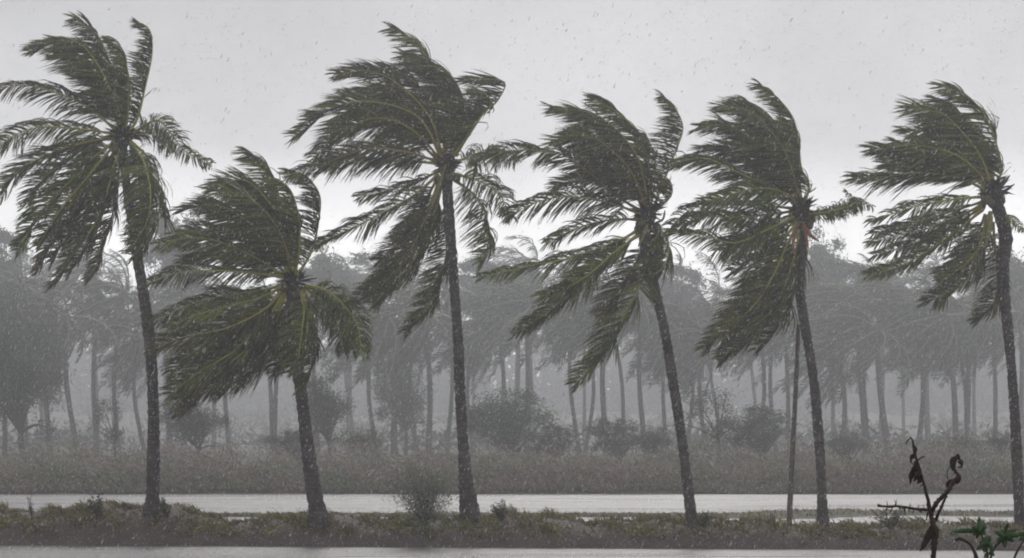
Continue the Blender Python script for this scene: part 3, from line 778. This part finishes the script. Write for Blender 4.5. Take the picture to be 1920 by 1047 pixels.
far_list += [
    (38, 560, 50, 150, .36, 1.05, 'hazy far palm nearest the left frame edge'),
    (88, 590, 95, 158, .34, 1.05, 'hazy far palm second from the left frame edge'),
    (300, 600, 318, 150, .34, 1.0, 'hazy far palm just right of the bowed left palm trunk'),
    (360, 570, 372, 156, .34, 1.05, 'hazy far palm behind the left fronds of the shortest palm'),
    (420, 590, 430, 148, .34, 1.0, 'hazy far palm left of the V of far trunks'),
    (600, 580, 596, 156, .34, 1.05, 'hazy far palm just right of the shortest palm trunk'),
    (842, 580, 838, 156, .34, 1.05, 'hazy far palm directly behind the tallest palm trunk'),
    (1320, 600, 1325, 150, .34, 1.05, 'hazy far palm left of the small forked tree'),
    (1415, 600, 1420, 150, .34, 1.0, 'hazy far palm above the dark rounded bush'),
    (1530, 590, 1535, 152, .34, 1.05, 'hazy far palm directly behind the orange flowered palm trunk'),
    (1860, 590, 1866, 150, .34, 1.05, 'hazy far palm close left of the right edge trunk'),
    (1905, 570, 1900, 156, .34, 1.05, 'hazy far palm behind the right edge palm trunk')]
for xt, yt, xb, Yd, w, sc, lab in far_list:
    far_palm(lab, xt + random.uniform(-6, 6), yt + random.uniform(-38, 30), xb, 222 + (Yd - 134) * 1.5, w * 1.5, sc * 1.62)
back_row = [
    (20, 520, 'faint back row palm at the left frame edge'), (85, 540, 'faint back row palm behind the hanging fronds of the bowed left palm'),
    (165, 505, 'faint back row palm just left of the bowed left palm trunk, high crown'), (318, 545, 'faint back row palm between bowed left trunk and shortest palm'),
    (420, 590, 'faint back row palm hidden behind the shortest palm crown'), (640, 545, 'faint back row palm right of the shortest palm, left of the tallest'),
    (712, 520, 'faint back row palm behind the lower left fronds of the tallest palm'), (905, 535, 'faint back row palm close right of the tallest palm trunk'),
    (1000, 520, 'faint back row palm above the big rounded bush'), (1092, 525, 'faint back row palm behind the low hanging frond of the leaning palm'),
    (1255, 530, 'faint back row palm right behind the upper trunk of the leaning palm'), (1330, 570, 'faint back row palm above the small forked tree'),
    (1400, 590, 'faint back row palm behind the hanging fronds left of the pole'), (1545, 555, 'faint back row palm just right of the orange flowered palm'),
    (1690, 530, 'faint back row palm above the dead twig'), (1755, 545, 'faint back row palm left of the right edge palm, high crown'),
    (1845, 560, 'faint back row palm close left of the right edge palm trunk'), (1925, 525, 'faint back row palm at the right frame edge')]
for q, (x_, y_, lab) in enumerate(back_row):
    far_palm(lab, x_, y_ + random.uniform(-15, 15), x_ + random.uniform(-25, 30), 310 + (q * 17) % 60, .55, random.uniform(1.9, 2.3))

# ------------------------------------------------------------------ broadleaf trees and bushes on the far bank
def tree_meshes(seed, trunk_h=.38, nclump=34, nleaf=75, leaf=.045, fill=.55, asp=1.0):
    """Unit-height tree: returns trunk mesh and crown mesh."""
    rg = np.random.default_rng(seed)
    tk = Acc(); cv = Acc()
    fork = np.array((rg.normal(0, .02), rg.normal(0, .02), trunk_h * asp))
    tk.add(*tube(spline(np.array([[0, 0, 0], fork * .5 + np.array((rg.normal(0, .015), 0, 0)), fork]), 8), np.linspace(.034, .022, 8), 7))
    cz = (1 + trunk_h * .8) / 2 * asp; rz = (1 - trunk_h * .8) / 2 * asp; rx = rg.uniform(.40, .46)
    for k in range(nclump):
        d = nrm(rg.normal(0, 1, 3) + np.array((-.15, 0, .1))); q = rg.uniform(fill, 1.12) * rg.uniform(.8, 1.1)
        c = np.array((d[0] * rx * q, d[1] * rx * q, cz + d[2] * rz * q * .9)); c[0] -= .16 * (c[2] / asp) ** 2 + .03; c[2] = max(c[2], fork[2] * .9 + .04)
        if k % 2 == 0:
            mid = fork * .45 + c * .55 + np.array((0, 0, .03))
            tk.add(*tube(spline(np.array([fork, mid, c]), 7), np.linspace(.016, .004, 7), 5))
        n = int(nleaf * rg.uniform(.6, 1.3)); r = rg.uniform(.055, .11)
        b = c + rg.normal(0, 1, (n, 3)) * np.array((r, r, r * .7)) * .7
        d0 = nrm(rg.normal(0, 1, (n, 3)) + np.array((-.4, 0, .1)))
        cv.add(*strips(b, d0, nrm(d0 + np.array((-.4, 0, -.4))), leaf * rg.uniform(.7, 1.5, n), leaf * rg.uniform(.45, .8, n), nrm(rg.normal(0, 1, (n, 3))), 1))
    a, b = tk.mesh('tree_trunk', True), cv.mesh('tree_crown')
    a.materials.append(M['far_bark']); b.materials.append(M['leaf'])
    return a, b
TREES = [tree_meshes(50, .3, 52, 130, .034, .25), tree_meshes(51, .34, 46, 130, .034, .25), tree_meshes(52, .22, 60, 140, .032, .2)]
BUSHES = [tree_meshes(60, .10, 52, 140, .036, .2), tree_meshes(61, .14, 46, 140, .038, .25)]
TALL = [tree_meshes(80, .66, 60, 170, .055, .2, 2.6), tree_meshes(81, .60, 60, 170, .055, .2, 2.6), tree_meshes(82, .70, 56, 170, .055, .2, 2.6)]
SPARSE = [tree_meshes(70, .36, 24, 60, .038, .6)]
def broad(name, label, cat, px, ytop, Y, wpx, var, group=None, asp=1.0):
    Y = 158 + (Y - 129) * 2.4
    bx = (px - 960) / F * Y
    base = np.array((bx, Y, float(ground_z(bx, Y)) - .05))
    h = P(px, ytop, Y)[2] - base[2]
    w = wpx / F * Y / .9
    root = empty(name, base); tag(root, label, cat, group)
    t = link('trunk', var[0], None, root); c = link('crown', var[1], None, root)
    rz = random.uniform(-.6, .6)
    for o in (t, c): o.scale = (w, w, h / asp); o.rotation_euler = (0, 0, rz)
    return root
G = 'hazy broadleaf trees on the far bank'
broad('tree', 'tall dark hazy tree filling the left frame edge under the palm fronds', 'tree', 8, 500, 150, 150, TREES[0], G)
broad('tree', 'dense hazy tree just left of the straight far trunk by the bowed palm', 'tree', 92, 560, 148, 120, TREES[1], G)
broad('bush', 'big rounded hazy bush on the far shore right of the tallest palm', 'bush', 968, 712, 133, 200, BUSHES[0], G)
broad('bush', 'smaller hazy bush at the right foot of the big rounded bush', 'bush', 1045, 790, 131, 90, BUSHES[1], G)
broad('bush', 'dark green rounded bush just left of the thin bare pole', 'bush', 1432, 750, 130, 120, BUSHES[1], G)
broad('tree', 'small forked tree with bare spreading limbs between leaning palm and pole', 'tree', 1346, 728, 131, 130, SPARSE[0], G)
broad('bush', 'low bush on the far shore under the close pair of far trunks', 'bush', 1596, 800, 131, 90, BUSHES[0], G)
broad('bush', 'low round bush behind the right fork of the dead twig', 'bush', 1812, 812, 130, 90, BUSHES[1], G)
broad('bush', 'small bush beside the right edge palm trunk', 'bush', 1882, 800, 132, 60, BUSHES[0], G)
broad('tree', 'hazy broad tree between the bowed left palm and the shortest palm', 'tree', 375, 725, 133, 150, TREES[2], G)
broad('tree', 'slim hazy tree just right of the shortest palm trunk', 'tree', 618, 680, 134, 110, TREES[2], G)
broad('tree', 'thin leafy tree behind the far trunks left of the bowed left palm', 'tree', 215, 745, 132, 80, SPARSE[0], G)
broad('tree', 'large dark hazy tree at the left frame edge', 'tree', 42, 590, 136, 190, TREES[2], G)
broad('tree', 'leafy tree filling the gap between two pairs of far trunks near the shrub', 'tree', 760, 690, 156, 110, TREES[0], G)
broad('bush', 'low bush below the low hanging frond, left of the leaning palm', 'bush', 1165, 775, 133, 110, BUSHES[1], G)
broad('bush', 'low bush close on the left of the leaning palm trunk', 'bush', 1235, 790, 134, 80, BUSHES[0], G)
broad('bush', 'low bush left of the grey green shrub on the far shore', 'bush', 690, 795, 132, 80, BUSHES[0], G)
broad('bush', 'low bush between the V of far trunks and the slim tree', 'bush', 560, 800, 132, 90, BUSHES[1], G)
broad('tree', 'dome topped tree rising above the far palms behind the orange flowered palm', 'tree', 1562, 425, 185, 110, TALL[0], G, 2.6)
broad('tree', 'pale tree top rising between bowed left palm and shortest palm', 'tree', 345, 378, 190, 120, TALL[2], G, 2.6)
broad('tree', 'pale tree top at the left frame edge skyline', 'tree', 10, 400, 190, 120, TALL[1], G, 2.6)
broad('tree', 'pale tree top on the skyline right of the shortest palm crown', 'tree', 655, 452, 192, 150, TALL[0], G, 2.6)
broad('tree', 'pale tree top on the skyline right of the tallest palm crown', 'tree', 965, 470, 195, 160, TALL[2], G, 2.6)
broad('tree', 'pale tree top on the skyline behind the leaning palm', 'tree', 1270, 470, 192, 150, TALL[1], G, 2.6)
broad('tree', 'low pale tree top left of the right edge palm crown', 'tree', 1650, 474, 196, 130, TALL[2], G, 2.6)
broad('tree', 'pale tree top at the right frame edge skyline', 'tree', 1915, 440, 194, 140, TALL[0], G, 2.6)

# a far wood closing the view between the trunks
a = Acc()
for k in range(260):
    x0 = rng.uniform(-250, 250); y0 = rng.uniform(640, 780); h = rng.uniform(20, 32); r = rng.uniform(6, 11)
    n = 300
    d = nrm(rng.normal(0, 1, (n, 3))); q = rng.uniform(.5, 1, (n, 1))
    b = np.array((x0, y0, h * .45 + 9.0)) + d * q * np.array((r, r, h * .55))
    d0 = nrm(rng.normal(0, 1, (n, 3)))
    a.add(*strips(b, d0, nrm(d0 + np.array((-.4, 0, -.4))), rng.uniform(1.8, 3.6, n), rng.uniform(1.4, 2.6, n), nrm(rng.normal(0, 1, (n, 3))), 1))
n = 12000                                                  # its undergrowth
b = np.stack([rng.uniform(-250, 250, n), rng.uniform(630, 760, n), rng.uniform(8, 17, n)], 1); d0 = nrm(rng.normal(0, 1, (n, 3)))
a.add(*strips(b, d0, d0, rng.uniform(2, 4.5, n), rng.uniform(1.5, 3, n), nrm(rng.normal(0, 1, (n, 3))), 1))
n = 26000                                                  # low thicket on the slope in front of it
cx = rng.uniform(-190, 190, 420); cy = rng.uniform(260, 640, 420); cr_ = rng.uniform(1.2, 4.0, 420)
ii = rng.integers(0, 420, n); d = nrm(rng.normal(0, 1, (n, 3))) * rng.uniform(.4, 1, (n, 1))
x = cx[ii] + d[:, 0] * cr_[ii] * 2.2; y = cy[ii] + d[:, 1] * cr_[ii] * 2
b = np.stack([x, y, ground_z(x, y) + np.abs(d[:, 2]) * cr_[ii]], 1); d0 = nrm(rng.normal(0, 1, (n, 3)))
a.add(*strips(b, d0, d0, rng.uniform(.7, 1.8, n), rng.uniform(.5, 1.2, n), nrm(rng.normal(0, 1, (n, 3))), 1))
tag(link('far_wood', a.mesh('far_wood'), M['wood']), 'far grey wood fading into the rain behind the trunks', 'wood', kind='stuff')

# ------------------------------------------------------------------ foreground: dead twig and green plant on the near bank
FG = crop(1600, 780, .255)
YF = 10.0
def fgp(pts, dz=0.0, wob_=.012):
    out = []
    for k, (x, y) in enumerate(FG(pts)):
        out.append(P(x, y, YF + dz + random.uniform(-wob_, wob_)))
    return np.array(out)
CP = .255 / F * YF                        # metres per crop pixel
def fg_tube(name, parent, base, pts, widths, mat, dz=0.0, sides=9, jit=.2):
    p = fgp(pts, dz); n = max(10, 6 * len(pts))
    c = spline(np.c_[p, np.array(widths) * CP * .5], n)
    return link(name, mesh(name, *tube(c[:, :3] - base, c[:, 3], sides, jit), True), mat, parent)

gz = float(ground_z((1752 - 960) / F * YF, YF)) - .03
base = np.array(((1752 - 960) / F * YF, YF, gz))
root = empty('dead_twig', base)
tag(root, 'dead dark forked twig with withered leaves standing in the right foreground', 'dead plant')
rows = [(600, 2750), (585, 2000), (592, 1400), (588, 1047), (598, 920), (588, 800), (562, 690), (545, 600), (512, 480), (482, 380), (450, 260), (430, 165), (408, 170), (385, 207)]
fg_tube('stem', root, base, rows, [60, 55, 48, 40, 44, 42, 30, 24, 20, 22, 18, 16, 14, 8], M['dead'])
fg_tube('branch', root, base, [(572, 720), (600, 660), (640, 610), (690, 560), (735, 490), (768, 440), (742, 380), (762, 292)], [26, 34, 32, 32, 34, 26, 18, 22], M['dead'], -.02)
fg_tube('branch', root, base, [(596, 780), (640, 690), (665, 630), (684, 590)], [24, 22, 20, 20], M['dead'], .02)
fg_tube('branch', root, base, [(556, 692), (430, 682), (330, 665), (250, 668), (178, 658)], [24, 18, 16, 16, 20], M['dead'], 0)
fg_tube('twig', root, base, [(475, 325), (500, 308), (526, 298)], [12, 12, 8], M['dead'])
fg_tube('twig', root, base, [(742, 480), (700, 470), (690, 420), (712, 370), (745, 340)], [9, 7, 6, 6, 8], M['dead'], -.03)
fg_tube('twig', root, base, [(765, 310), (800, 335), (797, 370), (770, 378)], [14, 14, 14, 8], M['dead'])
for (x, y, dx, dyy) in [(248, 665, -4, -42), (300, 668, 22, -55), (318, 664, -18, -48), (290, 670, -28, 55), (365, 672, 20, 70), (345, 668, -12, 35), (410, 680, 8, -40), (440, 682, -6, 40), (470, 684, 12, -32), (495, 686, 6, 35), (520, 688, -10, -38), (215, 662, 6, 22), (380, 676, -6, 30), (540, 760, -22, 12)]:
    fg_tube('thorn', root, base, [(x, y), (x + dx * .5 + 3, y + dyy * .5), (x + dx, y + dyy)], [9, 7, 3], M['dead'], random.uniform(-.02, .02), 5)

def fg_leaf(name, parent, base, pts, width, mat, dz=0.0, curl=.35, fold=.5):
    """A thick curled blade along pts: two halves folded at the midrib, closed underneath."""
    p = fgp(pts, dz, .006); n = 9
    c = spline(p, n) - base
    T = nrm(np.gradient(c, axis=0)); A_ = nrm(np.cross(T, np.array((.2, -1, .15)))); N_ = np.cross(T, A_)
    s = np.linspace(0, 1, n)
    w = width * CP * .5 * np.interp(s, [0, .2, .5, .8, 1], [.25, .8, 1, .6, .05])[:, None] * (1 + .15 * rng.standard_normal((n, 1)))
    th = .0012
    l = c - A_ * w * (1 - curl * s[:, None]) + N_ * w * fold; r_ = c + A_ * w * (1 - curl * s[:, None]) + N_ * w * fold
    v = np.concatenate([l, c, r_, l + N_ * th, c + N_ * th, r_ + N_ * th])
    f = []
    for k in range(n - 1):
        for (a_, b_) in ((0, 1), (1, 2), (4, 3), (5, 4), (3, 0), (2, 5)):
            f.append((a_ * n + k, b_ * n + k, b_ * n + k + 1, a_ * n + k + 1))
    return link(name, mesh(name, v, np.array(f)), mat, parent)

for pts, w in [([(500, 395), (455, 410), (430, 440), (420, 510)], 50), ([(500, 400), (470, 440), (455, 470), (445, 490)], 55), ([(495, 420), (490, 450), (478, 505)], 40),
               ([(465, 300), (440, 290), (425, 330), (440, 360)], 34), ([(470, 330), (455, 370), (440, 400)], 50), ([(440, 215), (458, 240), (455, 285)], 34),
               ([(480, 380), (450, 385), (420, 430)], 40), ([(505, 440), (500, 470), (465, 500)], 40),
               ([(755, 300), (735, 330), (730, 380), (745, 410)], 52), ([(765, 330), (790, 345), (800, 370), (775, 385)], 26), ([(770, 420), (780, 450), (765, 490), (735, 495)], 44),
               ([(740, 470), (710, 480), (695, 510), (720, 540)], 34), ([(760, 285), (775, 300), (780, 330)], 40),
               ([(590, 790), (565, 860), (535, 930), (488, 1000)], 74), ([(600, 800), (610, 860), (585, 930), (560, 950)], 64), ([(575, 830), (550, 890), (525, 960), (500, 992)], 50),
               ([(600, 925), (620, 935), (625, 940)], 16), ([(555, 690), (545, 730), (540, 765)], 20)]:
    fg_leaf('withered_leaf', root, base, pts, w, M['dead_leaf'], random.uniform(-.03, .03))

for (x, y) in [(470, 350), (455, 290), (478, 375), (500, 430), (520, 500), (442, 225), (770, 440), (750, 400), (745, 350), (715, 520), (690, 550), (650, 600), (600, 660), (590, 820), (600, 870), (250, 668), (330, 667), (420, 682), (500, 688)]:
    dx, dy_ = random.uniform(-26, 14), random.uniform(12, 40)           # shrivelled scraps still clinging on
    fg_leaf('withered_leaf', root, base, [(x, y), (x + dx * .6 + random.uniform(-8, 8), y + dy_ * .4), (x + dx, y + dy_)], random.uniform(12, 24), M['dead_leaf'], random.uniform(-.02, .02), .6, .8)

gz = float(ground_z((1845 - 960) / F * YF, YF)) - .03
base = np.array(((1848 - 960) / F * YF, YF + .1, gz))
root = empty('green_plant', base)
tag(root, 'green lobed leafy plant in the bottom right corner foreground', 'plant')
fg_tube('stem', root, base, [(965, 2750), (960, 2000), (940, 1400), (905, 1060), (880, 980), (855, 940), (810, 912), (780, 900), (755, 912)], [42, 40, 34, 30, 28, 26, 26, 28, 22], M['green_stem'], .1)
fg_tube('stem', root, base, [(960, 2750), (970, 2000), (985, 1500), (985, 1080), (985, 1000), (960, 920), (932, 850)], [34, 32, 28, 22, 18, 14, 9], M['green_stem'], .08)
fg_tube('stem', root, base, [(965, 2750), (990, 2000), (1010, 1400), (1010, 1060), (1040, 970), (1085, 920), (1112, 885)], [30, 28, 25, 20, 16, 14, 9], M['green_stem'], .12)
fg_tube('stem', root, base, [(965, 2750), (1060, 2000), (1130, 1400), (1180, 1060), (1230, 960), (1262, 905)], [30, 28, 24, 18, 14, 9], M['green_stem'], .16)
leafs = []
def rosette(cx, cy, tips, w, dz):
    for tx, ty in tips:
        mx, my = (cx + tx) / 2 + random.uniform(-8, 8), (cy + ty) / 2 - 8
        leafs.append(([(cx, cy), (mx, my), (tx, ty)], w * random.uniform(.8, 1.15), dz))
rosette(932, 850, [(925, 738), (720, 852), (868, 815), (985, 818), (975, 870), (905, 905), (880, 880), (965, 800)], 46, .08)
rosette(1112, 885, [(1142, 788), (1035, 855), (1205, 838), (1230, 880), (1120, 972), (1055, 930), (1180, 930), (1080, 830), (1165, 905)], 48, .12)
rosette(980, 930, [(905, 985), (925, 950), (1010, 880), (985, 880), (1035, 985), (960, 1010)], 46, .06)
rosette(1262, 900, [(1330, 840), (1210, 860), (1290, 960), (1215, 915), (1270, 820), (1350, 900)], 46, .16)
rosette(1000, 1010, [(960, 1045), (1040, 1030), (1050, 985)], 38, .10)
rosette(765, 908, [(745, 915), (790, 890), (770, 890)], 24, .1)
for pts, w, dz in leafs:
    fg_leaf('leaf', root, base, pts, w, M['green_leaf'], dz + random.uniform(-.03, .03), .1, .3)

# ------------------------------------------------------------------ rain haze
hz = bpy.data.materials.new('rain_haze'); hz.use_nodes = True
nt = hz.node_tree; nt.nodes.clear()
ho = nt.nodes.new('ShaderNodeOutputMaterial'); hv = nt.nodes.new('ShaderNodeVolumePrincipled')
hv.inputs['Color'].default_value = (.93, .945, 1.0, 1)
hv.inputs['Density'].default_value = .00122
hv.inputs['Anisotropy'].default_value = .6
nt.links.new(hv.outputs[0], ho.inputs['Volume'])
x0, x1, y0, y1, z0, z1 = -650, 650, -60, 900, -3, 50
v = [(x, y, z) for z in (z0, z1) for y in (y0, y1) for x in (x0, x1)]
f = [(0, 2, 3, 1), (4, 5, 7, 6), (0, 1, 5, 4), (2, 6, 7, 3), (0, 4, 6, 2), (1, 3, 7, 5)]
tag(link('haze', mesh('haze', v, f), hz), 'grey rain haze filling the air', 'haze', kind='stuff')

# ------------------------------------------------------------------ rain in the air before the palms
n = 72000
yy = (rng.random(n) * (62.0 ** 3 - 13.0 ** 3) + 13.0 ** 3) ** (1 / 3)
pos = np.stack([(rng.random(n) * 2140 - 1070) / F * yy, yy, CAMH + (HZ - (rng.random(n) * 1150 - 60)) / F * yy], 1)
pos = pos[pos[:, 2] > .05]; n = len(pos)
d = nrm(np.array((-.45, 0, -1.0)) + rng.normal(0, .08, (n, 3)))
ln = rng.uniform(.014, .046, n)[:, None]; r = rng.uniform(.0015, .0030, n)[:, None]
A_ = nrm(np.cross(d, np.array((0, 1.0, 0)))); B_ = np.cross(d, A_)
v = np.stack([pos, pos + d * ln * .7 + A_ * r, pos + d * ln * .7 + B_ * r, pos + d * ln * .7 - A_ * r, pos + d * ln * .7 - B_ * r, pos + d * ln], 1)
f = np.array([(0, 2, 1), (0, 3, 2), (0, 4, 3), (0, 1, 4), (5, 1, 2), (5, 2, 3), (5, 3, 4), (5, 4, 1)])
M['rain'] = mat_basic('rain_drop', (.75, .76, .78), (.85, .85, .86), 1.0, .15, spec=.5)
tag(link('rain', mesh('rain', v.reshape(-1, 3), (f[None] + np.arange(n)[:, None, None] * 6).reshape(-1, 3)), M['rain']), 'fine slanting raindrops in the air before the palms', 'rain', kind='stuff')
